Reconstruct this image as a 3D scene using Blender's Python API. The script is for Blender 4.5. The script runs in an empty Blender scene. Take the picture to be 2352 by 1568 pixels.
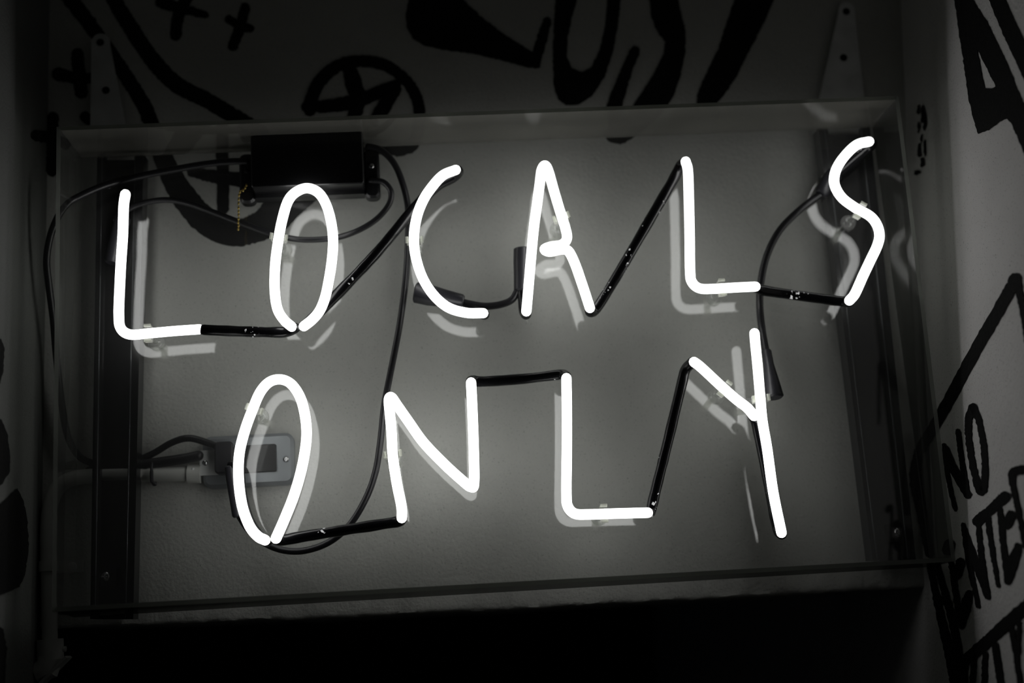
import bpy, math, random
from mathutils import Vector, Matrix, noise
random.seed(7)
C = bpy.context.scene.collection
V = Vector

# ------------------------------------------------------------------ camera, world, exposure
FPX = 3083.9                                   # focal length in pixels of the 2352 wide frame
CAM = V((0.4206, -1.49834, -0.05193))
YAW, PITCH, ROLL = 0.06267, 0.21442, -0.06123
_r = V((math.cos(YAW), -math.sin(YAW), 0))
_f = V((math.sin(YAW)*math.cos(PITCH), math.cos(YAW)*math.cos(PITCH), math.sin(PITCH)))
_u = _r.cross(_f)
RGT = _r*math.cos(ROLL) + _u*math.sin(ROLL)
UP = -_r*math.sin(ROLL) + _u*math.cos(ROLL)
FWD = _f
cd = bpy.data.cameras.new('camera'); cam = bpy.data.objects.new('camera', cd); C.objects.link(cam)
m = Matrix((RGT, UP, -FWD)).transposed().to_4x4(); m.translation = CAM
cam.matrix_world = m
cd.sensor_width = 36; cd.lens = FPX/2352*36; cd.clip_start = 0.02
cd.dof.use_dof = True; cd.dof.focus_distance = 1.54; cd.dof.aperture_fstop = 1.6
bpy.context.scene.camera = cam
w = bpy.data.worlds.new('night'); bpy.context.scene.world = w; w.use_nodes = True
w.node_tree.nodes['Background'].inputs[0].default_value = (0.8, 0.9, 1.0, 1)
w.node_tree.nodes['Background'].inputs[1].default_value = 0.0012
vs = bpy.context.scene.view_settings
vs.view_transform = 'Standard'; vs.look = 'None'; vs.exposure = 0.0; vs.gamma = 1; vs.use_curve_mapping = False
GLOW = 3.0                                     # radiance of the lit glass

# ------------------------------------------------------------------ key planes (metres)
D = 0.0826          # back of the acrylic tray
YT = D - 0.052      # plane of the letters
YW = 0.125          # header wall
SY, SZ = .06, .085   # the right wall is splayed towards the viewer and leans outward
def XRF(y, z): return 1.004 + SZ*(z+.02) + (SY*(YW-y) if y < YW else -.02*(y-YW))
XL = -0.047         # left wall
ZB = -0.017         # lower edge of header wall
ZC = 1.10           # ceiling

def ray(px, py): return FWD*FPX + RGT*(px-1176) + UP*(784-py)
def at(px, py, y):
    v = ray(px, py); return CAM + v*((y-CAM.y)/v.y)
def on_walls(px, py, off=0.0):
    v = ray(px, py); best = None
    # planes n.p = c : header wall, right wall, left wall
    for n, c in ((V((0, 1, 0)), YW-off), (V((1, SY, -SZ)), 1.004+SZ*.02+SY*YW-off), (V((1, 0, 0)), XL+off)):
        if abs(v.dot(n)) < 1e-9: continue
        t = (c-CAM.dot(n))/v.dot(n)
        if t > 0 and (best is None or t < best): best = t
    return CAM + v*best

# ------------------------------------------------------------------ materials
def nm(name):
    mt = bpy.data.materials.new(name); mt.use_nodes = True
    nt = mt.node_tree
    return mt, nt, nt.nodes['Principled BSDF'], nt.nodes['Material Output']
def plain(name, col, rough=.5, metal=0.0, bump=0.0, scale=200, coat=0, var=0.0, spec=.5):
    # spec: strength of the surface sheen
    mt, nt, b, o = nm(name)
    b.inputs['Base Color'].default_value = (*col, 1); b.inputs['Roughness'].default_value = rough
    b.inputs['Metallic'].default_value = metal; b.inputs['Specular IOR Level'].default_value = spec; b.inputs['Coat Weight'].default_value = coat
    tc = nt.nodes.new('ShaderNodeTexCoord'); n = nt.nodes.new('ShaderNodeTexNoise')
    nt.links.new(tc.outputs['Object'], n.inputs['Vector']); n.inputs['Scale'].default_value = scale
    n.inputs['Detail'].default_value = 4
    if var:
        mx = nt.nodes.new('ShaderNodeMix'); mx.data_type = 'RGBA'
        mx.inputs[6].default_value = (*[c*(1-var) for c in col], 1)
        mx.inputs[7].default_value = (*[min(1, c*(1+var)) for c in col], 1)
        nt.links.new(n.outputs[0], mx.inputs[0]); nt.links.new(mx.outputs[2], b.inputs['Base Color'])
    if bump:
        bp = nt.nodes.new('ShaderNodeBump'); bp.inputs['Strength'].default_value = 1
        bp.inputs['Distance'].default_value = bump
        nt.links.new(n.outputs[0], bp.inputs['Height']); nt.links.new(bp.outputs[0], b.inputs['Normal'])
    return mt
def plaster(name, col):
    mt, nt, b, o = nm(name); N = nt.nodes.new; L = nt.links.new
    tc = N('ShaderNodeTexCoord')
    n1 = N('ShaderNodeTexNoise'); n1.inputs['Scale'].default_value = 9; n1.inputs['Detail'].default_value = 3
    n2 = N('ShaderNodeTexNoise'); n2.inputs['Scale'].default_value = 240; n2.inputs['Detail'].default_value = 5
    n3 = N('ShaderNodeTexNoise'); n3.inputs['Scale'].default_value = 520; n3.inputs['Detail'].default_value = 1
    for n in (n1, n2, n3): L(tc.outputs['Object'], n.inputs['Vector'])
    mx = N('ShaderNodeMix'); mx.data_type = 'RGBA'
    mx.inputs[6].default_value = (*[c*.84 for c in col], 1); mx.inputs[7].default_value = (*[c*1.1 for c in col], 1)
    L(n1.outputs[0], mx.inputs[0])
    rp = N('ShaderNodeValToRGB'); rp.color_ramp.elements[0].position = .27; rp.color_ramp.elements[0].color = (.35, .35, .33, 1)
    rp.color_ramp.elements[1].position = .34; rp.color_ramp.elements[1].color = (1, 1, 1, 1)
    L(n3.outputs[0], rp.inputs[0])
    ml = N('ShaderNodeMix'); ml.data_type = 'RGBA'; ml.blend_type = 'MULTIPLY'; ml.inputs[0].default_value = .6
    L(mx.outputs[2], ml.inputs[6]); L(rp.outputs[0], ml.inputs[7]); L(ml.outputs[2], b.inputs['Base Color'])
    bp = N('ShaderNodeBump'); bp.inputs['Distance'].default_value = .0011; bp.inputs['Strength'].default_value = .8
    L(n2.outputs[0], bp.inputs['Height']); L(bp.outputs[0], b.inputs['Normal'])
    b.inputs['Roughness'].default_value = .75; b.inputs['Specular IOR Level'].default_value = .25
    return mt
def clear(name, tint=(1, 1, 1), ior=1.49, haze=0.0, rough=0.0, hazecol=(.8, .8, .8), refl=1.0, back=False):
    """thin clear acrylic or glass: Fresnel reflection over straight transmission, a little surface haze"""
    mt, nt, b, o = nm(name); N = nt.nodes.new; L = nt.links.new
    nt.nodes.remove(b)
    g = N('ShaderNodeNewGeometry'); mi = N('ShaderNodeMix'); mi.data_type = 'FLOAT'
    mi.inputs[2].default_value = ior; mi.inputs[3].default_value = 1/ior
    L(g.outputs['Backfacing'], mi.inputs[0])
    fr = N('ShaderNodeFresnel'); L(mi.outputs[0], fr.inputs['IOR'])
    t = N('ShaderNodeBsdfTransparent'); t.inputs[0].default_value = (*tint, 1)
    gl = N('ShaderNodeBsdfAnisotropic'); gl.inputs['Color'].default_value = (refl, refl, refl, 1); gl.inputs['Roughness'].default_value = rough
    df = N('ShaderNodeBsdfTranslucent' if back else 'ShaderNodeBsdfDiffuse'); df.inputs[0].default_value = (*hazecol, 1)
    m1 = N('ShaderNodeMixShader'); m1.inputs[0].default_value = haze
    L(t.outputs[0], m1.inputs[1]); L(df.outputs[0], m1.inputs[2])
    m2 = N('ShaderNodeMixShader'); L(fr.outputs[0], m2.inputs[0]); L(m1.outputs[0], m2.inputs[1]); L(gl.outputs[0], m2.inputs[2])
    L(m2.outputs[0], o.inputs[0])
    return mt
def glow(name, s):
    mt, nt, b, o = nm(name); N = nt.nodes.new; L = nt.links.new
    b.inputs['Base Color'].default_value = (.9, .9, .9, 1); b.inputs['Roughness'].default_value = .1
    b.inputs['Emission Color'].default_value = (1.0, 1.0, .985, 1); b.inputs['Emission Strength'].default_value = s
    return mt
def black_paint(name):
    mt, nt, b, o = nm(name); N = nt.nodes.new; L = nt.links.new
    b.inputs['Base Color'].default_value = (.006, .006, .007, 1); b.inputs['Roughness'].default_value = .22
    tc = N('ShaderNodeTexCoord'); n = N('ShaderNodeTexNoise'); n.inputs['Scale'].default_value = 260; n.inputs['Detail'].default_value = 2
    n2 = N('ShaderNodeTexNoise'); n2.inputs['Scale'].default_value = 26; n2.inputs['Detail'].default_value = 1
    L(tc.outputs['Object'], n.inputs['Vector']); L(tc.outputs['Object'], n2.inputs['Vector'])
    mu = N('ShaderNodeMath'); mu.operation = 'MULTIPLY'; L(n.outputs[0], mu.inputs[0]); L(n2.outputs[0], mu.inputs[1])
    rp = N('ShaderNodeValToRGB'); rp.color_ramp.elements[0].position = .415; rp.color_ramp.elements[0].color = (0, 0, 0, 1)
    rp.color_ramp.elements[1].position = .43; rp.color_ramp.elements[1].color = (1, 1, 1, 1)
    L(mu.outputs[0], rp.inputs[0])
    b.inputs['Emission Strength'].default_value = .5; L(rp.outputs[0], b.inputs['Emission Color'])   # worn flecks let the glowing glass through
    bp = N('ShaderNodeBump'); bp.inputs['Distance'].default_value = .0012; L(n2.outputs[0], bp.inputs['Height']); L(bp.outputs[0], b.inputs['Normal'])
    return mt
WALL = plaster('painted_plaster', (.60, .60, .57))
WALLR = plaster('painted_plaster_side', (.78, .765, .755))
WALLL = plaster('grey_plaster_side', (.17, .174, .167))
SPRAY = plain('black_spray_paint', (.012, .012, .012), .85, bump=.0006, scale=240, spec=.15, var=.5)
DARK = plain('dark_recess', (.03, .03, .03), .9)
ACR = clear('clear_acrylic', (.97, .975, .97), haze=.015)
ACRS = clear('side_acrylic', (.56, .57, .55), haze=.012, rough=.03)
ACRL = clear('clear_side_acrylic', (.88, .89, .87), haze=.015, rough=.03)
DUSTB = clear('dusty_bottom_acrylic', (.50, .51, .48), haze=.30, rough=.12, hazecol=(.3, .3, .28), refl=.3)
DUSTY = clear('dusty_acrylic', (.44, .45, .42), haze=.32, rough=.06, hazecol=(.36, .355, .32))
EDGE = clear('cut_acrylic_edge', (.6, .62, .6), haze=.36, rough=.25, hazecol=(.6, .62, .58), back=True)
GLASS = clear('clear_glass', (.86, .87, .85), 1.5, haze=.12)
CLIP = clear('clear_plastic_clip', (.9, .92, .88), haze=.48, rough=.1, hazecol=(.7, .7, .67), back=True)
LIP_GLINT = plain('channel_lip_highlight', (.11, .115, .12), .22, .7)  # lighter than the rail steel: highlight along the lips put into the colour
LIT = glow('lit_glass', GLOW)
PAINT = black_paint('black_blockout_paint')
RUBBER = plain('black_rubber', (.022, .022, .026), .38, bump=.0004, scale=120)
CABLE = plain('black_cable', (.018, .018, .02), .34)
BLACKM = plain('black_powder_coat', (.008, .008, .009), .4, coat=.2)
RAIL = plain('black_channel_steel', (.005, .0055, .006), .25)
ZINC = plain('zinc_plate', (.78, .80, .79), .5, .15, var=.3, scale=30)
CHROME = plain('bright_screw', (.7, .7, .72), .2, 1)
HOLE = plain('hole_black', (.004, .004, .004), .9)
BRASS = plain('brass', (.55, .41, .12), .35, .8)
GALV = plain('galvanised_cover', (.36, .38, .40), .42, .55, var=.2, scale=25)
PIPE = plain('painted_conduit', (.68, .68, .65), .55, bump=.0004, scale=90)

# ------------------------------------------------------------------ mesh helpers
class MB:
    def __init__(s): s.v = []; s.f = []; s.m = []
    def add(s, vs_, fs, mi=0):
        n = len(s.v); s.v += [tuple(p) for p in vs_]
        for f in fs: s.f.append(tuple(i+n for i in f)); s.m.append(mi)
    def hexa(s, p, mi=0, mf=None):
        # p: 8 points, 0-3 front loop, 4-7 back loop
        fs = [(0, 1, 2, 3), (7, 6, 5, 4), (0, 4, 5, 1), (1, 5, 6, 2), (2, 6, 7, 3), (3, 7, 4, 0)]
        n = len(s.v); s.v += [tuple(q) for q in p]
        for i, f in enumerate(fs): s.f.append(tuple(k+n for k in f)); s.m.append(mf if (i == 0 and mf is not None) else mi)
    def box(s, c, d, R=None, mi=0, bev=0.0):
        c = V(c); hx, hy, hz = d[0]/2, d[1]/2, d[2]/2
        if bev <= 0:
            pts = [(-hx, -hy, -hz), (hx, -hy, -hz), (hx, -hy, hz), (-hx, -hy, hz), (-hx, hy, -hz), (hx, hy, -hz), (hx, hy, hz), (-hx, hy, hz)]
            pts = [c + (R @ V(p) if R else V(p)) for p in pts]; s.hexa(pts, mi); return
        # rounded in the xz outline, chamfered at the front
        ring = []
        for cx, cz, a0 in ((hx-bev, hz-bev, 0), (-hx+bev, hz-bev, 90), (-hx+bev, -hz+bev, 180), (hx-bev, -hz+bev, 270)):
            for k in range(5):
                a = math.radians(a0+k*22.5); ring.append((cx, cz, math.cos(a), math.sin(a)))
        ch = min(bev*.4, hy*.5); loops = []
        for y, q in ((-hy, bev-ch), (-hy+ch, bev), (hy, bev)):
            loops.append([c + (R @ V((a+q*ca, y, b+q*sa)) if R else V((a+q*ca, y, b+q*sa))) for a, b, ca, sa in ring])
        n = len(ring); vs_ = [p for l in loops for p in l]; fs = []
        for j in range(2):
            for i in range(n): k = (i+1) % n; fs.append((j*n+i, (j+1)*n+i, (j+1)*n+k, j*n+k))
        fs.append(tuple(range(n))); fs.append(tuple(reversed(range(2*n, 3*n))))
        s.add(vs_, fs, mi)
    def tube(s, pts, r, seg=12, caps=True, mi=0, flat=False):
        pts = [V(p) for p in pts]; n = len(pts)
        rs = r if isinstance(r, (list, tuple)) else [r]*n
        tg = []
        for i in range(n):
            t = pts[min(i+1, n-1)]-pts[max(i-1, 0)]; tg.append(t.normalized() if t.length > 1e-9 else V((0, 0, 1)))
        nrm = tg[0].orthogonal().normalized(); rings = []
        P = list(pts); R_ = list(rs); T = list(tg)
        if caps and not flat:
            a = []; 
            for k in (0, 1, 2):
                th = math.radians(k*30+4); a.append((P[0]-T[0]*rs[0]*math.cos(th), rs[0]*math.sin(th)))
            b = [(P[-1]+T[-1]*rs[-1]*math.cos(math.radians(k*30+4)), rs[-1]*math.sin(math.radians(k*30+4))) for k in (2, 1, 0)]
            P = [x[0] for x in a]+P+[x[0] for x in b]; R_ = [x[1] for x in a]+R_+[x[1] for x in b]; T = [T[0]]*3+T+[T[-1]]*3
        vs_ = []
        for i in range(len(P)):
            nrm = (nrm - T[i]*nrm.dot(T[i])).normalized(); bi = T[i].cross(nrm)
            for k in range(seg):
                a = 2*math.pi*k/seg; vs_.append(P[i]+(nrm*math.cos(a)+bi*math.sin(a))*R_[i])
        fs = []
        for i in range(len(P)-1):
            for k in range(seg):
                q = (k+1) % seg; fs.append((i*seg+k, i*seg+q, (i+1)*seg+q, (i+1)*seg+k))
        if caps: fs.append(tuple(reversed(range(seg)))); fs.append(tuple(range((len(P)-1)*seg, len(P)*seg)))
        s.add(vs_, fs, mi)
    def cyl(s, a, b, r, seg=16, r2=None, mi=0, caps=True):
        s.tube([a, b], [r, r if r2 is None else r2], seg, caps, mi, flat=True)
    def dome(s, c, ax, r, h, seg=16, mi=0):
        c = V(c); ax = V(ax).normalized(); n = 5
        pts = []; rr = []
        for k in range(n+1):
            a = math.pi/2*k/n; pts.append(c+ax*h*math.sin(a)); rr.append(max(r*math.cos(a), r*.03))
        o = ax.orthogonal().normalized(); b = ax.cross(o); vs_ = []
        for p, q in zip(pts, rr):
            for k in range(seg): a = 2*math.pi*k/seg; vs_.append(p+(o*math.cos(a)+b*math.sin(a))*q)
        fs = [(i*seg+k, i*seg+(k+1) % seg, (i+1)*seg+(k+1) % seg, (i+1)*seg+k) for i in range(n) for k in range(seg)]
        fs.append(tuple(range(n*seg, (n+1)*seg))); fs.append(tuple(reversed(range(seg))))
        s.add(vs_, fs, mi)
    def prism(s, poly, depth, mi=0):
        """poly: list of 3D points in a plane y=const, extruded along +y"""
        n = len(poly); a = [V(p) for p in poly]; b = [p+V((0, depth, 0)) for p in a]
        fs = [tuple(range(n)), tuple(reversed(range(n, 2*n)))]+[(i, n+i, n+(i+1) % n, (i+1) % n) for i in range(n)]
        s.add(a+b, fs, mi)
    def build(s, name, mats, parent=None, smooth=True, angle=40):
        me = bpy.data.meshes.new(name); 
        org = V((0, 0, 0))
        if parent is None and s.v:
            org = sum((V(p) for p in s.v), V())/len(s.v)
        elif parent is not None: org = V(parent.location) if parent.parent is None else V(parent.matrix_world.translation)
        me.from_pydata([tuple(V(p)-org) for p in s.v], [], s.f)
        for mt in (mats if isinstance(mats, list) else [mats]): me.materials.append(mt)
        for p, k in zip(me.polygons, s.m): p.material_index = k
        me.validate()
        import bmesh
        bm = bmesh.new(); bm.from_mesh(me)
        bmesh.ops.recalc_face_normals(bm, faces=bm.faces)
        if smooth:
            lim = math.radians(angle)
            for f in bm.faces: f.smooth = True
            for e in bm.edges:
                if len(e.link_faces) == 2 and e.calc_face_angle(0) > lim: e.smooth = False
        bm.to_mesh(me); bm.free()
        o = bpy.data.objects.new(name, me); C.objects.link(o)
        if parent is None: o.location = org
        else: o.parent = parent                     # local coordinates measured from the parent's origin
        if parent is not None and parent.parent is not None: o.location = (0, 0, 0)
        return o
def tag(o, label=None, cat=None, group=None, kind=None):
    if label: o['label'] = label
    if cat: o['category'] = cat
    if group: o['group'] = group
    if kind: o['kind'] = kind
    return o
def thing(name, loc, label, cat, group=None):
    o = bpy.data.objects.new(name, None); C.objects.link(o); o.location = loc; o.empty_display_size = .02
    bpy.context.view_layer.update()
    return tag(o, label, cat, group)
def sub(mb, name, mats, parent, **k):
    """sub-part: its parent is a part whose mesh coordinates are measured from the thing's origin"""
    me_parent = parent.parent
    o = mb.build(name, mats, me_parent, **k); o.parent = parent
    return o
def smooth(pts, n=6):
    """Catmull-Rom through points (3D), n steps per span"""
    p = [V(q) for q in pts]; p = [p[0]*2-p[1]]+p+[p[-1]*2-p[-2]]; out = []
    for i in range(1, len(p)-2):
        a, b, c, d = p[i-1:i+3]
        for k in range(n):
            t = k/n
            out.append(.5*((2*b)+(c-a)*t+(2*a-5*b+4*c-d)*t*t+(3*b-a-3*c+d)*t**3))
    out.append(p[-2]); return out
def px_path(pp, y, n=6):
    """pixel points (x, y[, depth]) laid on the plane at depth y"""
    return smooth([at(q[0], q[1], q[2] if len(q) > 2 else y) for q in pp], n)

# ------------------------------------------------------------------ setting
def wall_grid(name, f, nu, nv, mat, label):
    mb = MB(); vs_ = [f(i/nu, j/nv) for j in range(nv+1) for i in range(nu+1)]
    fs = [(j*(nu+1)+i, j*(nu+1)+i+1, (j+1)*(nu+1)+i+1, (j+1)*(nu+1)+i) for j in range(nv) for i in range(nu)]
    mb.add(vs_, fs); o = mb.build(name, mat); tag(o, label, kind='structure'); return o
# header wall: face, rough rounded lower arris and the underside running back
ZE = [(p.x, p.z) for p in (at(140, 1439, YW), at(780, 1417, YW), at(1300, 1391, YW), at(2120, 1345, YW))]
def ledge(x):
    for (a, za), (b, zb) in zip(ZE, ZE[1:]):
        if x <= b or (b, zb) == ZE[-1]: return za+(zb-za)*(x-a)/(b-a)
def header(u, v):
    x = XL + (XRF(YW, ZB)-XL)*u
    rough = noise.noise(V((x*22, 3.1, 0)))*.0030 + noise.noise(V((x*75, 7.7, 0)))*.0016
    zb = ledge(x) - .0012 + rough*.6
    prof = [(YW+.35, zb+.002), (YW+.05, zb+.0015), (YW+.006, zb), (YW+.0022, zb+.0006), (YW+.0005, zb+.0022), (YW, zb+.0048), (YW, zb+.011)]
    k = round(v*20)
    if k < 7: y, z = prof[k]
    else: y, z = YW, (zb+.016)+(ZC-(zb+.016))*((k-6)/14)**1.3
    x = XL + (XRF(YW, z)+.002-XL)*u
    if 2 <= k <= 6: y += noise.noise(V((x*70, z*200, 1.3)))*.0014; z += noise.noise(V((x*90, k*3.3, 5)))*.0009
    return V((x, y, z))
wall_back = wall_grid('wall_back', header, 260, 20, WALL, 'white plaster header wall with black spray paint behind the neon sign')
def right_face(u, v):
    y = -1.0+1.125*u/.6 if u <= .6 else YW+(2.0-YW)*(u-.6)/.4
    z = -1.4+(ZC+1.4)*v
    return V((XRF(y, z), y, z))
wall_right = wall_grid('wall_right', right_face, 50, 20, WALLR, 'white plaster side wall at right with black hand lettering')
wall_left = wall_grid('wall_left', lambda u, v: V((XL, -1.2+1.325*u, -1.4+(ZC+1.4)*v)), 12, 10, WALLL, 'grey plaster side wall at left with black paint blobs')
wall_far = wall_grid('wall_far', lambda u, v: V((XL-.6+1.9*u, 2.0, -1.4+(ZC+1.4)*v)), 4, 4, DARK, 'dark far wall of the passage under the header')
ceiling = wall_grid('ceiling', lambda u, v: V((XL+1.6*u, -1.2+(YW+1.2)*v, ZC)), 4, 4, WALL, 'plaster ceiling above the alcove')
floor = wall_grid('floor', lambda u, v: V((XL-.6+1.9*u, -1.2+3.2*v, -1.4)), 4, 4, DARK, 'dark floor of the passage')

# spray paint: flat marks lying on the plaster
def wall_of(p):
    if abs(p.x-XRF(p.y, p.z)) < .006: return wall_right
    if abs(p.x-XL) < .004: return wall_left
    return wall_back
def jag(x, y, s): return noise.noise(V((x*.13, y*.13, s)))*2.2 + noise.noise(V((x*.45, y*.45, s+9)))*1.3
def paint_poly(pts, seed=0, hole=None):
    # densify and roughen the outline, then triangulate
    P = []; loops = []
    for lp in [pts]+([hole] if hole else []):
        Q = []; n = len(lp)
        for i in range(n):
            a, b = lp[i], lp[(i+1) % n]; L = math.hypot(b[0]-a[0], b[1]-a[1]); k = max(1, int(L/5))
            for j in range(k):
                t = j/k; x, y = a[0]+(b[0]-a[0])*t, a[1]+(b[1]-a[1])*t
                Q.append((x+jag(x, y, seed), y+jag(y, x, seed+4)))
        P += Q; loops.append([V((x, y, 0)) for x, y in Q])
    w3 = [on_walls(x, y, .0004+seed*2.5e-5) for x, y in P]
    from mathutils.geometry import tessellate_polygon
    tri = tessellate_polygon(loops)
    mb = MB(); mb.add(w3, tri)
    par = wall_of(sum(w3, V())/len(w3))
    o = mb.build('paint_mark', SPRAY, None, smooth=False); mw = o.location.copy(); o.parent = par; o.location = mw-par.location
    return o
def paint_stroke(pp, wd, seed=0, cut0=False, cut1=False):
    """a stroke of width wd (number or list) along pixel points, rounded ends"""
    P = smooth([V((a, b, 0)) for a, b in pp], 5) if len(pp) > 2 else [V((pp[0][0], pp[0][1], 0)).lerp(V((pp[1][0], pp[1][1], 0)), i/6) for i in range(7)]
    n = len(P); ws = [wd]*n if not isinstance(wd, (list, tuple)) else [wd[min(int(i/(n-1)*(len(wd)-1)), len(wd)-2)]*(1-((i/(n-1)*(len(wd)-1)) - min(int(i/(n-1)*(len(wd)-1)), len(wd)-2))) + wd[min(int(i/(n-1)*(len(wd)-1)), len(wd)-2)+1]*((i/(n-1)*(len(wd)-1)) - min(int(i/(n-1)*(len(wd)-1)), len(wd)-2)) for i in range(n)]
    Lf, Rt = [], []
    for i in range(n):
        t = (P[min(i+1, n-1)]-P[max(i-1, 0)]).normalized(); q = V((-t.y, t.x, 0))
        Lf.append(P[i]+q*ws[i]/2); Rt.append(P[i]-q*ws[i]/2)
    def cap(c, t, q, r): return [c+q*r*math.cos(a)+t*r*math.sin(a) for a in (math.radians(k) for k in (30, 60, 90, 120, 150))]
    t1 = (P[-1]-P[-2]).normalized(); t0 = (P[0]-P[1]).normalized()
    out = Lf + cap(P[-1], t1, V((-t1.y, t1.x, 0)), ws[-1]/2) + list(reversed(Rt)) + cap(P[0], t0, V((-t0.y, t0.x, 0)), ws[0]/2)
    # strip mesh (safe for curled strokes)
    mb = MB(); vs_ = []; fs = []
    def W(p, s): return on_walls(p.x+jag(p.x, p.y, s), p.y+jag(p.y, p.x, s+3), .0004+seed*2.5e-5)
    rows = [(c, None) for c in ()]
    L2 = []; R2 = []
    def capseq(c, t, q, r, k): 
        a = math.radians(k); return c+t*r*math.sin(a)+q*r*math.cos(a), c+t*r*math.sin(a)-q*r*math.cos(a)
    q0 = V((-t0.y, t0.x, 0)); q1 = V((-t1.y, t1.x, 0))
    for k in (80, 55, 30):
        a, b = capseq(P[0], t0, q0, ws[0]/2, k); L2.append(b); R2.append(a)
    L2 += Lf; R2 += Rt
    for k in (30, 55, 80):
        a, b = capseq(P[-1], t1, q1, ws[-1]/2, k); L2.append(a); R2.append(b)
    L3, R3 = [], []
    for i in range(len(L2)-1):
        for k in range(3): L3.append(L2[i].lerp(L2[i+1], k/3)); R3.append(R2[i].lerp(R2[i+1], k/3))
    L3.append(L2[-1]); R3.append(R2[-1])
    for a, b in zip(L3, R3):
        mid = (a+b)/2; vs_ += [W(a, seed), on_walls(mid.x, mid.y, .0004+seed*2.5e-5), W(b, seed+1)]
    for i in range(len(L3)-1):
        a = i*3; fs += [(a, a+1, a+4, a+3), (a+1, a+2, a+5, a+4)]
    mb.add(vs_, fs)
    par = wall_of(sum((V(v) for v in vs_), V())/len(vs_))
    o = mb.build('paint_mark', SPRAY, None, smooth=False); mw = o.location.copy(); o.parent = par; o.location = mw-par.location
    return o
# header wall marks
paint_stroke([(140, -30), (185, 28), (220, 75), (268, 142), (305, 200), (332, 245), (350, 290), (366, 340), (392, 400), (425, 455), (470, 505), (525, 532), (570, 530), (618, 508), (655, 470), (700, 430)], [36, 34, 32, 34, 36, 46, 58, 66, 62, 80, 80], 1)
paint_stroke([(250, -30), (268, 10), (300, 62), (345, 130), (400, 190), (470, 228), (540, 268), (600, 305)], [34, 36, 38, 36, 36], 2)
paint_stroke([(440, -20), (420, 10), (407, 50), (404, 80)], 27, 3); paint_stroke([(372, 5), (420, 20), (472, 34)], [30, 24, 16], 4)
paint_stroke([(563, 18), (552, 60), (535, 105)], 24, 5); paint_stroke([(526, 44), (550, 58), (574, 65)], 20, 6)
paint_stroke([(178, 125), (182, 170), (187, 212)], 30, 7); paint_stroke([(135, 170), (170, 178), (215, 180)], [32, 26, 24], 8)
paint_stroke([(122, 270), (121, 330), (120, 392)], 27, 9); paint_stroke([(84, 311), (110, 316), (150, 330)], 26, 10)
paint_stroke([(196, 268), (203, 274)], 26, 11)
paint_stroke([(508, 320), (512, 400), (512, 480)], 28, 12); paint_stroke([(440, 395), (490, 405), (570, 415)], [22, 30, 34], 13)
paint_stroke([(712, 252), (716, 225), (738, 182), (778, 150), (830, 140), (885, 150), (930, 182), (957, 225), (963, 275), (950, 330), (915, 345)], [30, 30, 28, 26, 28, 30], 14)
paint_stroke([(800, 150), (812, 190), (822, 230), (812, 275)], [30, 40, 36, 30], 15)
paint_stroke([(705, 245), (760, 243), (815, 233), (870, 212), (912, 192)], [26, 30, 34, 30, 22], 16)
paint_stroke([(912, 205), (885, 240), (866, 275)], [22, 34, 34], 17); paint_stroke([(850, 335), (890, 338), (925, 340)], 34, 18)
paint_poly([(942, -20), (932, 30), (934, 62), (948, 88), (975, 105), (1030, 116), (1090, 124), (1150, 138), (1215, 156), (1240, 156), (1243, 140), (1236, 128), (1205, 108), (1160, 80), (1110, 42), (1060, -5), (1048, -20)], 19)
paint_stroke([(1257, 48), (1246, 85), (1232, 135)], [20, 24, 24], 20)
paint_poly([(1278, -20), (1272, 60), (1270, 140), (1272, 200), (1282, 228), (1300, 242), (1332, 240), (1362, 218), (1390, 175), (1408, 120), (1420, 50), (1428, -20), (1398, -20), (1390, 60), (1376, 120), (1358, 155), (1335, 166), (1313, 156), (1302, 130), (1304, 85), (1314, 40), (1332, -20)], 21)
paint_stroke([(1458, 118), (1440, 160), (1424, 205), (1412, 245), (1420, 290)], [24, 26, 32, 36, 40], 22)
paint_poly([(1490, -20), (1496, 40), (1510, 72), (1527, 96), (1524, 124), (1500, 172), (1458, 236), (1440, 262), (1384, 305), (1398, 326), (1425, 332), (1445, 322), (1475, 303), (1520, 262), (1545, 225), (1562, 180), (1574, 120), (1575, 70), (1562, 22), (1555, -20)], 23)
paint_poly([(1695, -20), (1668, 55), (1650, 112), (1622, 168), (1602, 214), (1598, 250), (1635, 250), (1664, 218), (1692, 175), (1726, 108), (1756, 50), (1786, -20)], 24)
# right wall marks
paint_poly([(2188, -20), (2200, 60), (2212, 140), (2222, 215), (2234, 268), (2246, 308), (2272, 298), (2296, 280), (2312, 273), (2322, 282), (2340, 325), (2365, 385), (2375, 300), (2340, 214), (2318, 158), (2290, 100), (2266, 50), (2240, 10), (2222, -20)], 25,
           hole=[(2244, 112), (2262, 148), (2275, 175), (2287, 198), (2276, 204), (2262, 202), (2252, 160)])
paint_poly([(2262, -20), (2280, 22), (2305, 82), (2334, 145), (2360, 200), (2400, 300), (2400, 190), (2360, 112), (2330, 48), (2300, -20)], 27)
paint_stroke([(2332, 640), (2300, 700), (2240, 805), (2170, 935), (2115, 1030)], [28, 28, 27, 27, 24], 28)
paint_stroke([(2335, 640), (2348, 710), (2362, 800)], [20, 14, 14], 29)
paint_stroke([(2110, 1035), (2103, 1100), (2118, 1180), (2135, 1270)], [22, 28, 26, 22], 30)
paint_stroke([(2168, 1022), (2176, 1090), (2194, 1170)], [10, 12, 9], 31); paint_stroke([(2172, 1030), (2192, 1080), (2222, 1136)], [14, 20, 18], 32); paint_stroke([(2200, 990), (2209, 1060), (2221, 1130)], [12, 12, 12], 33)
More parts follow.
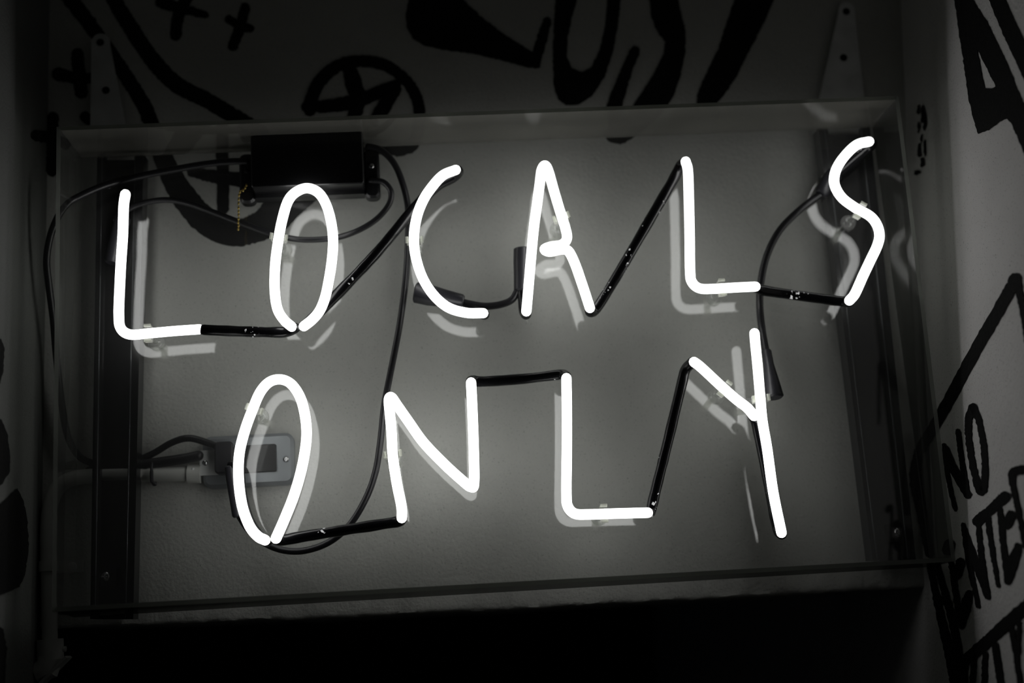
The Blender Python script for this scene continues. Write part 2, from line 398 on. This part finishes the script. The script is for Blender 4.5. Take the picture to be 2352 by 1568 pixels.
paint_stroke([(2234, 935), (2224, 965), (2225, 1010), (2233, 1065), (2246, 1115), (2256, 1128), (2262, 1085), (2258, 1020), (2247, 965), (2234, 935)], [20, 16, 15, 15, 20, 16, 14, 14, 18], 34)
paint_stroke([(2212, 1205), (2225, 1290), (2247, 1392)], [11, 14, 10], 35); paint_stroke([(2214, 1215), (2240, 1290), (2268, 1370)], [12, 18, 14], 36); paint_stroke([(2246, 1200), (2254, 1280), (2268, 1370)], [12, 14, 13], 37)
paint_stroke([(2244, 1196), (2275, 1170), (2308, 1140)], [24, 22, 26], 38); paint_stroke([(2268, 1190), (2278, 1260), (2292, 1345)], [12, 13, 9], 39)
paint_stroke([(2296, 1170), (2304, 1250), (2314, 1335)], [14, 14, 16], 40); paint_stroke([(2322, 1182), (2312, 1205)], 22, 41); paint_stroke([(2338, 1255), (2326, 1290), (2316, 1330)], [18, 26, 18], 42)
paint_stroke([(2350, 1078), (2326, 1085), (2326, 1115), (2340, 1180), (2354, 1255)], [22, 20, 14, 12, 12], 43)
paint_stroke([(2136, 1300), (2150, 1370), (2166, 1440), (2184, 1520), (2196, 1590)], [16, 16, 20, 22, 24], 44); paint_stroke([(2152, 1300), (2172, 1370), (2190, 1440), (2200, 1500), (2206, 1590)], [14, 16, 18, 20, 22], 45); paint_stroke([(2150, 1372), (2178, 1385)], 18, 46)
paint_stroke([(2184, 1292), (2194, 1360), (2207, 1435)], [13, 13, 18], 47); paint_stroke([(2206, 1290), (2197, 1320)], 20, 48); paint_stroke([(2225, 1362), (2216, 1395), (2208, 1430)], [16, 26, 18], 49); paint_stroke([(2180, 1250), (2176, 1262)], 26, 50)
paint_stroke([(2205, 1525), (2260, 1478), (2310, 1432), (2370, 1380)], [24, 26, 28, 30], 51)
paint_stroke([(2214, 1530), (2212, 1600)], 16, 52); paint_stroke([(2236, 1512), (2230, 1600)], 12, 53); paint_stroke([(2262, 1500), (2258, 1600)], 12, 54); paint_stroke([(2284, 1478), (2292, 1530), (2300, 1600)], 16, 55); paint_stroke([(2322, 1440), (2332, 1500), (2344, 1580)], 13, 56); paint_stroke([(2340, 1428), (2338, 1500)], 9, 57)
# dark pitted patch beside the case
for k_, (px_, py_, a_, b_) in enumerate([(2109, 252, 4, 12), (2119, 262, 5, 22), (2123, 280, 4, 20), (2110, 292, 3, 12), (2116, 318, 3, 10), (2124, 340, 3, 22), (2111, 345, 4, 20), (2118, 372, 5, 14), (2106, 396, 8, 6)]):
    paint_poly([(px_+a_*math.cos(t_)*(1+.3*math.sin(3*t_+k_)), py_+b_*math.sin(t_)*(1+.2*math.cos(2*t_+k_))) for t_ in (2*math.pi*q/12 for q in range(12))], 58)
# left wall marks
paint_poly([(-30, 770), (4, 778), (10, 800), (8, 850), (2, 880), (-30, 900)], 59)
paint_poly([(-30, 950), (4, 962), (18, 1000), (24, 1050), (22, 1085), (6, 1110), (-30, 1130)], 60)
paint_poly([(-30, 1180), (10, 1150), (40, 1120), (55, 1150), (64, 1200), (66, 1260), (58, 1320), (44, 1348), (4, 1366), (-30, 1370)], 61)
paint_poly([(-30, 1420), (8, 1445), (16, 1490), (12, 1560), (8, 1600), (-30, 1600)], 62)

# ------------------------------------------------------------------ acrylic tray
T = .0048
fo = {k: at(*p, 0) for k, p in dict(tl=(130, 291), tr=(2064, 220), bl=(119, 1405), br=(2195, 1289)).items()}
bo = {k: at(*p, D) for k, p in dict(tl=(180, 355), tr=(2011, 284), bl=(160, 1418), br=(2147, 1301)).items()}
sg = dict(tl=(1, -1), tr=(-1, -1), bl=(1, 1), br=(-1, 1))
def ins(d, k, dx=1, dz=1, t=T): return d[k]+V((sg[k][0]*t*dx, 0, sg[k][1]*t*dz))
case = thing('acrylic_case', V((.5, D/2, 0)), 'clear open-fronted acrylic tray that holds the white neon letters', 'sign case')
def panel(name, a, b, c, d, A, B, C_, D_, mats=(ACRS, EDGE), label=None):
    mb = MB(); mb.hexa([a, b, c, d, A, B, C_, D_], 0, 1 if len(mats) > 1 else None)
    o = mb.build(name, list(mats), case, smooth=False)
    if label: o['label'] = label
    return o
bi = {k: bo[k]+V((0, -T*.01, 0)) for k in bo}
mb = MB()
fr = {k: bo[k]+V((sg[k][0]*T*1.02, -.003, sg[k][1]*T*1.02)) for k in bo}; bk = {k: bo[k]+V((sg[k][0]*T*1.02, 0, sg[k][1]*T*1.02)) for k in bo}
mb.hexa([fr['bl'], fr['br'], fr['tr'], fr['tl'], bk['bl'], bk['br'], bk['tr'], bk['tl']])
mb.build('back_panel', ACR, case, smooth=False)['label'] = 'flat clear back panel mirroring the lit tubes'
panel('top_panel', ins(fo, 'tl', 1, 1), ins(fo, 'tr', 1, 1), ins(fo, 'tr', 1, 0), ins(fo, 'tl', 1, 0), ins(bo, 'tl', 1, 1), ins(bo, 'tr', 1, 1), ins(bo, 'tr', 1, 0), ins(bo, 'tl', 1, 0), (DUSTY, EDGE))
panel('bottom_panel', ins(fo, 'bl', 1, 0), ins(fo, 'br', 1, 0), ins(fo, 'br', 1, 1), ins(fo, 'bl', 1, 1), ins(bo, 'bl', 1, 0), ins(bo, 'br', 1, 0), ins(bo, 'br', 1, 1), ins(bo, 'bl', 1, 1), (DUSTB, EDGE))
panel('side_panel', fo['bl'], ins(fo, 'bl', 1, 0), ins(fo, 'tl', 1, 0), fo['tl'], bo['bl'], ins(bo, 'bl', 1, 0), ins(bo, 'tl', 1, 0), bo['tl'], (ACRL, EDGE))
panel('side_panel', ins(fo, 'br', 1, 0), fo['br'], fo['tr'], ins(fo, 'tr', 1, 0), ins(bo, 'br', 1, 0), bo['br'], bo['tr'], ins(bo, 'tr', 1, 0))

# ------------------------------------------------------------------ mounting rails behind the tray
def rail(pt, pb, strap, screws, label):
    """pt / pb: left and right pixel x at a top and a bottom row, in the plane just behind the tray"""
    y0, y1 = D+.0015, D+.028
    (xa, xb, ya), (xc, xd, yc) = pt, pb
    tl, tr, bl, br = at(xa, ya, y0), at(xb, ya, y0), at(xc, yc, y0), at(xd, yc, y0)
    t = thing('mounting_rail', (bl+br)/2, label, 'bracket', 'steel rails carrying the sign case')
    ww = (br-bl).length
    def strip(u0, u1, ya_, yb_):
        a = [bl.lerp(br, u0), bl.lerp(br, u1), tl.lerp(tr, u1), tl.lerp(tr, u0)]
        dx = lambda y: V((0, y-y0, 0))
        mb.hexa([p+dx(ya_) for p in a]+[p+dx(yb_) for p in a])
    mb = MB()
    strip(0, 1, y1-.003, y1); strip(0, .05, y0, y1-.003); strip(.95, 1, y0, y1-.003)
    strip(.05, .18, y0, y0+.003); strip(.82, .95, y0, y0+.003); strip(.16, .18, y0+.003, y0+.009); strip(.82, .84, y0+.003, y0+.009)
    mb.build('channel', RAIL, t, smooth=False)
    for u in (.11, .82):  # thin bright rods added over the lips to draw their highlight lines
        mb = MB(); mb.tube([bl.lerp(br, u)+V((0, -.0004, .002)), bl.lerp(br, u).lerp(tl.lerp(tr, u), .5)+V((0, -.0004, 0)), tl.lerp(tr, u)+V((0, -.0004, -.002))], .0010, 10, flat=True)
        mb.build('lip_highlight', LIP_GLINT, t)
    # tapered hanger strap
    mb = MB(); yp = y1+.002
    base, top, rad, holes = strap
    a, b = at(*base[0], yp), at(*base[1], yp); c = at(*top, yp); n = 12; poly = [a, b]
    for k in range(n+1):
        an = math.radians(-10+200*k/n); poly.append(c+V((math.cos(an)*rad, 0, math.sin(an)*rad)))
    mb.prism(poly, .003); s = mb.build('hanger_strap', ZINC, t, smooth=False); s['label'] = 'grey tapered steel hanger strap with two screw holes'
    for h in holes:
        mb = MB(); q = at(*h, yp-.0008); mb.cyl(q, q+V((0, .0007, 0)), .0048, 16); sub(mb, 'screw_hole', HOLE, s)
    for (sx, sy) in screws:
        mb = MB(); q = at(sx, sy, y0-.0012+.012)
        mb.box(q+V((0, .006, 0)), (.024, .012, .021)); w_ = mb.build('clamp_block', RAIL, t, smooth=False)
        mb = MB(); mb.dome(q+V((0, 0, 0)), (0, -1, 0), .0062, .0042)
        mb.box(q+V((0, -.0040, 0)), (.0052, .0008, .0010)); mb.box(q+V((0, -.0040, 0)), (.0010, .0008, .0052))
        sub(mb, 'screw', CHROME, w_)
    return t
rail((223, 330, 352), (207, 306, 1421), (((206, 352), (300, 352)), (231, 96), .0115, ((230, 97), (243, 207))), ((243, 1324), (247, 424)), 'black steel channel rail with hanger strap behind the first letter L')
rail((1880, 1998, 292), (2004, 2104, 1286), (((1868, 292), (1992, 292)), (1945, 22), .0105, ((1944, 26), (1938, 132))), ((2063, 1222),), 'black steel channel rail with hanger strap behind the letter S')

# ------------------------------------------------------------------ neon tubes
RT = .0059
YB = YT+.016        # plane of the painted return sections
def neon(name, label, letters, blacks, boots):
    t = thing(name, at(*letters[0][1][0][:2], YT), label, 'neon tube', 'white neon tubes of the sign')
    for nm_, pp, *r in letters:
        mb = MB(); mb.tube(px_path(pp, YT, 7), RT, 14); o = mb.build('letter', LIT, t); o['label'] = 'glowing white glass letter '+nm_
    for pp in blacks:
        P = px_path(pp, YB, 7)
        rs = [RT*(1.08+.12*noise.noise(V((q.x*60, q.z*60, 2)))) for q in P]
        mb = MB(); mb.tube(P, rs, 14); o = mb.build('painted_section', PAINT, t); o['label'] = 'black painted glass between the letters'
    for (a, b, ra, rb) in boots:
        mb = MB(); A, B = at(*a), at(*b); d = (B-A).normalized()
        mb.tube([A, A+d*.0015, A.lerp(B, .3), A.lerp(B, .6), B-d*.002, B], [ra*.8, ra, ra*1.02, ra*.5+rb*.5, rb, rb*.8], 18, flat=True)
        mb.build('electrode_boot', RUBBER, t)
    return t
E_ = .012
L1 = ('L', [(288, 446), (284, 475), (282, 540), (278, 600), (275, 660), (273, 720), (277, 753), (299, 768), (344, 765), (400, 760), (458, 756)])
O1 = ('O', [(670, 750), (652, 734), (637, 708), (631, 665), (632, 610), (638, 560), (647, 510), (661, 463), (680, 441), (706, 432), (732, 443), (750, 472), (761, 512), (765, 555), (762, 600), (755, 645), (747, 682), (735, 712), (718, 733), (698, 749)])
C1 = ('C', [(1047, 390), (1018, 402), (994, 427), (973, 458), (958, 496), (951, 540), (954, 585), (969, 634), (994, 675), (1028, 705), (1070, 718), (1110, 719)])
A1 = ('A', [(1209, 715), (1213, 670), (1219, 600), (1226, 525), (1234, 465), (1240, 420), (1244, 390), (1252, 380), (1260, 394), (1273, 440), (1288, 490), (1299, 525), (1302, 548, YT+.003), (1290, 562, YT+.008), (1266, 566, YT+.010), (1251, 572, YT+.004), (1262, 578), (1288, 573), (1305, 576), (1320, 604), (1338, 655), (1355, 707)])
L2 = ('L', [(1575, 371), (1580, 392), (1582, 448), (1584, 537), (1585, 620), (1589, 647), (1607, 662), (1640, 663), (1690, 660), (1735, 658)])
S1 = ('S', [(1951, 690), (1964, 674), (1982, 634), (2000, 596), (2015, 564), (2020, 540), (2014, 516), (1998, 496), (1966, 478), (1935, 455), (1919, 430), (1916, 408), (1924, 382), (1944, 354), (1969, 332), (1996, 325)])
O2 = ('O', [(609, 1240), (592, 1231), (573, 1207), (556, 1160), (548, 1098), (550, 1040), (563, 987), (581, 938), (598, 900), (619, 877), (644, 871), (668, 881), (688, 909), (699, 945), (704, 985), (702, 1025), (692, 1080), (675, 1138), (653, 1193), (634, 1236)])
N2 = ('N', [(923, 1189), (922, 1162), (911, 1107), (902, 1045), (899, 990), (895, 945), (893, 918), (899, 912), (912, 930, YT+.006), (940, 970, YT+.008), (973, 1016, YT+.008), (1021, 1066, YT+.008), (1064, 1105, YT+.008), (1082, 1118, YT+.005), (1089, 1108), (1088, 1028), (1085, 940), (1082, 878)])
L3 = ('L', [(1301, 868), (1302, 940), (1302, 1030), (1301, 1130), (1304, 1162), (1320, 1179), (1350, 1181), (1410, 1179), (1488, 1177)])
Y1 = ('Y', [(1594, 831), (1611, 844), (1655, 885), (1690, 916), (1716, 936), (1732, 955)])
Y2 = ('Y', [(1733, 765), (1735, 790), (1740, 840), (1746, 910), (1751, 965), (1762, 1030), (1776, 1130), (1795, 1223)])
yb = YB
neon('neon_tube', 'neon tube spelling LOC at the left of the upper line', [L1, O1, C1],
     [[(468, 757, YT), (484, 758, YT+.002), (560, 761), (640, 763), (664, 760, YT+.013), (678, 753, YT+.005)],
      [(697, 748, YT+.005), (712, 736, YT+.013), (735, 715), (790, 660), (870, 575), (950, 480), (1000, 430), (1040, 407), (1052, 396, YT+.009), (1051, 391, YT+.004)],
      [(288, 444, YT+.004), (289, 440, YT+.012), (286, 455, .052), (280, 480, .060), (270, 505, .064)],
      [(1108, 720, YT+.003), (1112, 722, YT+.012), (1095, 715, yb+.010), (1040, 695, .064)]],
     [((952, 671, .062), (1065, 693, .060), .0125, .0088), ((283, 499, .066), (256, 604, .058), .0094, .0086)])
neon('neon_tube', 'neon tube spelling ALS at the right of the upper line', [A1, L2, S1],
     [[(1356, 706, YT+.003), (1356, 716, YT+.009), (1366, 712), (1385, 686), (1430, 612), (1500, 492), (1545, 415), (1562, 382), (1571, 374, YT+.005)],
      [(1209, 716, YT+.003), (1208, 722, YT+.010), (1204, 712, yb+.004), (1200, 670, yb+.012), (1196, 630, .062)],
      [(1996, 325, YT+.004), (2003, 331, YT+.013), (1985, 350, .054), (1952, 378, .060), (1915, 410, .066)],
      [(1735, 660, YT+.004), (1755, 667, YT+.010), (1800, 674), (1880, 685), (1935, 692, YT+.013), (1950, 692, YT+.004)]],
     [((1200, 570, .060), (1200, 670, .060), .0108, .0104), ((1918, 398, .066), (1884, 446, .068), .0105, .0085)])
neon('neon_tube', 'neon tube spelling ONLY along the lower line', [O2, N2, L3, Y1, Y2],
     [[(609, 1240, YT+.004), (613, 1243, YT+.012), (594, 1230, .048), (575, 1203, .052), (559, 1155, .053), (550, 1100, .055), (545, 1072, .058), (534, 1068, .062)],
      [(634, 1238, YT+.005), (650, 1240, YT+.013), (700, 1231), (790, 1217), (880, 1203), (915, 1197, YT+.012), (923, 1190, YT+.005)],
      [(1082, 876, YT+.005), (1086, 874, YT+.013), (1110, 876), (1200, 870), (1270, 862), (1293, 860, YT+.013), (1301, 866, YT+.005)],
      [(1490, 1178, YT+.005), (1495, 1172, YT+.014), (1505, 1130), (1532, 1022), (1565, 885), (1574, 850, YT+.014), (1590, 832, YT+.005)],
      [(1730, 954, YT+.004), (1736, 968, YT+.010), (1745, 1005, YT+.012), (1762, 1090, YT+.012), (1780, 1185, YT+.012), (1788, 1218, YT+.011), (1795, 1226, YT+.004)]],
     [((1760, 804, .060), (1779, 914, .050), .0060, .0112), ((529, 1070, .062), (547, 1187, .060), .0070, .0066)])

# ------------------------------------------------------------------ clear tube supports
SUP = [((340, 766), 0, 'under the foot of the first L'), ((641, 546), 80, 'on the left of the upper O'), ((952, 552), 90, 'on the left of the letter C'), ((1289, 500), -72, 'on the right leg of the A'),
       ((1658, 661), 2, 'under the foot of the second L'), ((1975, 484), -32, 'at the middle bend of the S'), ((585, 940), 68, 'on the left of the lower O'), ((902, 1043), 95, 'on the left stem of the N'),
       ((1387, 1179), 0, 'under the foot of the lowest L'), ((1664, 893), -41, 'on the short arm of the Y'), ((1747, 915), 94, 'on the long stem of the Y')]
for (p, ang, wh) in SUP:
    c = at(*p, YT); ybk = D-.003
    t = thing('tube_support', V((c.x, ybk, c.z)), 'clear glass tube support '+wh, 'tube support', 'clear supports holding the tubes off the back panel')
    b = V((c.x, ybk, c.z)); a = math.radians(ang); tn = V((math.cos(a), 0, math.sin(a))); nn = V((-tn.z, 0, tn.x))
    mb = MB(); mb.tube([b+V((0, -.0005, 0)), b+V((0, -.002, 0)), b+V((0, -.006, 0)), b+V((0, -.009, 0))], [.0098, .0098, .0085, .0045], 16, flat=True); mb.build('base', GLASS, t)
    mb = MB(); mb.cyl(b+V((0, -.009, 0)), c+V((0, RT+.003, 0)), .0036, 12); mb.build('post', GLASS, t)
    R = Matrix((nn, V((0, 1, 0)), tn)).transposed()
    mb = MB(); w_ = RT+.0022
    mb.box(c+V((0, RT+.0018, 0)), (w_*2, .002, .008), R)
    for s in (-1, 1):
        mb.box(c+nn*s*w_+V((0, .002, 0)), (.0020, RT*2-.002, .008), R)
        mb.box(c+nn*s*(w_+.0008)+V((0, -.0035, 0)), (.0036, .0015, .008), R)
    mb.build('clip', CLIP, t, smooth=False)

# ------------------------------------------------------------------ transformer
yf = D-T-.043
f = [at(577, 432, yf), at(836, 424, yf), at(832, 300, yf), at(573, 312, yf)]
cen = (f[0]+f[2])/2; tr = thing('transformer', V((cen.x, D-T, cen.z)), 'black neon transformer box mounted at the top left of the case', 'transformer')
wd_ = (f[1]-f[0]).length; ht = (f[3]-f[0]).length
mb = MB(); dy = D-T-yf
mb.box(V((cen.x, yf+dy/2, cen.z)), (wd_, dy, ht), None, bev=.003); mb.build('housing', BLACKM, tr)
for s in (-1, 1):
    mb = MB(); cx = cen.x+s*(wd_/2+.0085)
    mb.box(V((cx, D-T-.008, cen.z-.011)), (.019, .016, ht*.95), None, bev=.007); ec = mb.build('end_flange', BLACKM, tr)
    mb = MB()
    mb.dome(V((cx, D-T-.0162, cen.z-.002)), (0, -1, 0), .0036, .002); sub(mb, 'screw', CHROME if s > 0 else HOLE, ec)
mb = MB(); mb.box(V((cen.x, yf+dy+.000-.010, cen.z-ht/2-.002)), (wd_*.98, .018, .006)); mb.build('base_lip', BLACKM, tr, smooth=False)
# bead pull chain
mb = MB(); ch = [(566, 425, .052), (560, 436, .050), (553, 438, .050), (549, 448, .050), (548, 470, .050), (548, 500, .050), (547, 512, .050), (548, 520, .050), (547, 527, .050)]
P = px_path(ch, .05, 8); ln = 0; last = P[0]
for q in P:
    if (q-last).length > .0040 or q is P[0]:
        mb.tube([q+V((0, 0, .0007)), q-V((0, 0, .0007))], .00125, 8); last = q
mb.tube(P, .0003, 5); pc = mb.build('pull_chain', BRASS, tr); pc['label'] = 'thin brass bead pull chain'

# ------------------------------------------------------------------ cables
def cable(name, label, cat, pp, y, r, group=None, mat=CABLE):
    mb = MB(); mb.tube(px_path(pp, y, 8), r, 12); o = mb.build(name, mat); tag(o, label, cat, group); return o
yc = D-T-.0045
G = 'black high voltage leads of the sign'
cable('lead_cable', 'black lead looping from the transformer to the boot behind the first L', 'cable',
      [(850, 414, .060), (880, 418, .060), (898, 440, .062), (893, 470, .065), (865, 503, .068), (825, 528, .070), (780, 544), (730, 550), (680, 549), (620, 535), (555, 512), (490, 487), (430, 466), (380, 459), (330, 466), (295, 480, .068), (268, 500, .066)], yc, .0036, G)
cable('lead_cable', 'long black lead dropping from the transformer to the boot by the lower O', 'cable',
      [(846, 336, .060), (875, 345, .062), (905, 375, .066), (926, 425, .070), (937, 480), (937, 550), (932, 640), (918, 745), (898, 850), (883, 930), (873, 1020), (862, 1085), (840, 1145), (803, 1205), (755, 1245), (700, 1264), (650, 1263), (605, 1245), (570, 1215), (547, 1180, .064)], yc, .0040, G)
cable('lead_cable', 'short black lead joining the boots between C and A', 'cable',
      [(1050, 690, .060), (1080, 698, .062), (1115, 703, .064), (1150, 699, .064), (1177, 687, .062), (1192, 660, .060)], yc, .0044, G)
cable('lead_cable', 'black lead arching from the boot behind S down to the Y', 'cable',
      [(1893, 440, .070), (1865, 460), (1830, 488), (1790, 530), (1762, 585), (1748, 645), (1745, 700), (1750, 755), (1760, 812, .062)], yc, .0045, G)
cable('electric_cable', 'black power cord from the transformer out through the left side to the outlet', 'cable',
      [(565, 371, .062), (530, 371, .062), (470, 377, .064), (400, 389, .064), (320, 405, .062), (240, 426, .058), (180, 452, .052), (153, 470, .046), (132, 500, .048), (115, 545, .052), (107, 600, .060), (113, 660, .070), (122, 730, .085), (128, 800, .098), (136, 880, .103), (145, 950, .106), (157, 1005, .108), (178, 1043, .110), (205, 1061, .1145), (250, 1068, .117), (300, 1062, .1175), (350, 1042, .115), (395, 1016, .108), (435, 1006, .102), (480, 1018, .100), (508, 1030, .100)], .1, .0042)
cable('electric_cable', 'second black cord running along the pipe behind the case', 'cable',
      [(206, 1082, .1165), (260, 1075, .1155), (320, 1068, .1110), (390, 1058, .108), (430, 1052, .106), (456, 1046, .105)], .108, .0062)

# ------------------------------------------------------------------ outlet, conduit
oc = at(570, 1056, .107)
ot = thing('wall_outlet', V((oc.x, YW, oc.z)), 'grey metal outlet box on the wall behind the lower O', 'outlet')
R = Matrix.Rotation(math.radians(0), 3, 'Y')
mb = MB(); mb.box(V((oc.x, .1165, oc.z)), (.108, .0165, .062), None, bev=.010); cv = mb.build('cover_box', GALV, ot)
q = at(594, 1053, .107); mb = MB(); mb.box(V((q.x, .1068, q.z)), (.042, .004, .033), None, bev=.002); mb.build('socket', BLACKM, ot)
q = at(482, 1062, .107); mb = MB(); mb.box(V((q.x, .1078, q.z)), (.024, .0015, .030)); mb.build('bright_tab', ZINC, ot, smooth=False)
for s in ((657, 1054), (471, 1063)):
    q = at(*s, .108); mb = MB(); mb.dome(V((q.x, .1085, q.z)), (0, -1, 0), .0042, .003); mb.build('screw', CHROME, ot)
pq = at(516, 1052, .096)
pt = thing('power_plug', V((pq.x, .105, pq.z)), 'black plug pushed into the left half of the metal outlet', 'plug')
mb = MB(); mb.box(V((pq.x, .0965, pq.z)), (.022, .017, .038), None, bev=.005); mb.build('plug_body', RUBBER, pt)
a = at(508, 1022, .097); b = at(528, 1034, .097); mb = MB(); mb.tube([a, a.lerp(b, .5), b], [.0045, .006, .0068], 14); mb.build('strain_relief', RUBBER, pt)

cl = [(462, 1088), (400, 1088), (310, 1090), (230, 1092), (170, 1098), (135, 1118), (116, 1160), (110, 1220), (111, 1290), (113, 1370), (114, 1440), (115, 1490)]
cq = at(114, 1490, .110)
cp = thing('conduit', cq, 'white painted metal conduit bending down at the left of the case', 'pipe')
mb = MB(); mb.tube(px_path(cl, .113, 6), .0088, 18, flat=True); mb.build('pipe', PIPE, cp)
q1, q2 = at(462, 1088, .113), at(432, 1088, .113); mb = MB(); mb.cyl(q1, q2, .0112, 18); c1 = mb.build('coupling', PIPE, cp)
mb = MB(); mb.dome(at(443, 1078, .104)+V((0, .001, 0)), (0, -1, 0), .0028, .003, 10); sub(mb, 'screw', ZINC, c1)
# clamp
q = at(112, 1300, .113); e = at(165, 1302, .120)
mb = MB(); mb.tube([q+V((-.0, 0, .006)), q+V((0, 0, -.006))], .0112, 18, flat=True)
mb.box((V((q.x+.013, .1225, q.z))+V((e.x+.006, .1225, e.z)))/2, (abs(e.x-q.x)+.006, .004, .014)); k1 = mb.build('pipe_clamp', PIPE, cp)
mb = MB(); mb.dome(V((e.x, .1205, e.z)), (0, -1, 0), .0062, .003); sub(mb, 'screw', ZINC, k1)
# elbow fitting with cover
q = at(118, 1500, .108)
mb = MB(); mb.cyl(at(115, 1468, .113), at(116, 1515, .113), .0150, 20)
mb.tube([at(116, 1505, .113), at(108, 1535, .112), at(82, 1545, .111), at(40, 1545, .110), at(20, 1545, .108)][:3], [.0150, .0150, .0120], 18, flat=True)
el = mb.build('elbow', PIPE, cp)
mb = MB(); mb.cyl(at(152, 1490, .112), at(140, 1490, .112), .0032, 10); sub(mb, 'screw', PIPE, el)
mb = MB(); A, B = at(151, 1508, .100), at(88, 1572, .100); dv = (B-A).normalized(); pn = V((-dv.z, 0, dv.x))
mb.hexa([A-pn*.0015, B-pn*.0015, B+pn*.0015, A+pn*.0015]+[p+V((0, .024, 0)) for p in (A-pn*.0015, B-pn*.0015, B+pn*.0015, A+pn*.0015)]); sub(mb, 'elbow_cover', PIPE, el, smooth=False)
mb = MB(); 
q = at(353, 1085, .113)
ringp = [q+V((0, math.cos(a_)*.0125, math.sin(a_)*.0145)) for a_ in (2*math.pi*k/20 for k in range(21))]
mb.tube(ringp, .0016, 8, caps=False)
mb.tube([q+V((0, -.0125, 0)), q+V((.0004, -.013, -.012)), at(356, 1112, .100)], .0022, 8)
tag(mb.build('cable_tie', RUBBER), 'black cable tie around the pipe and cords behind the case', 'cable tie')
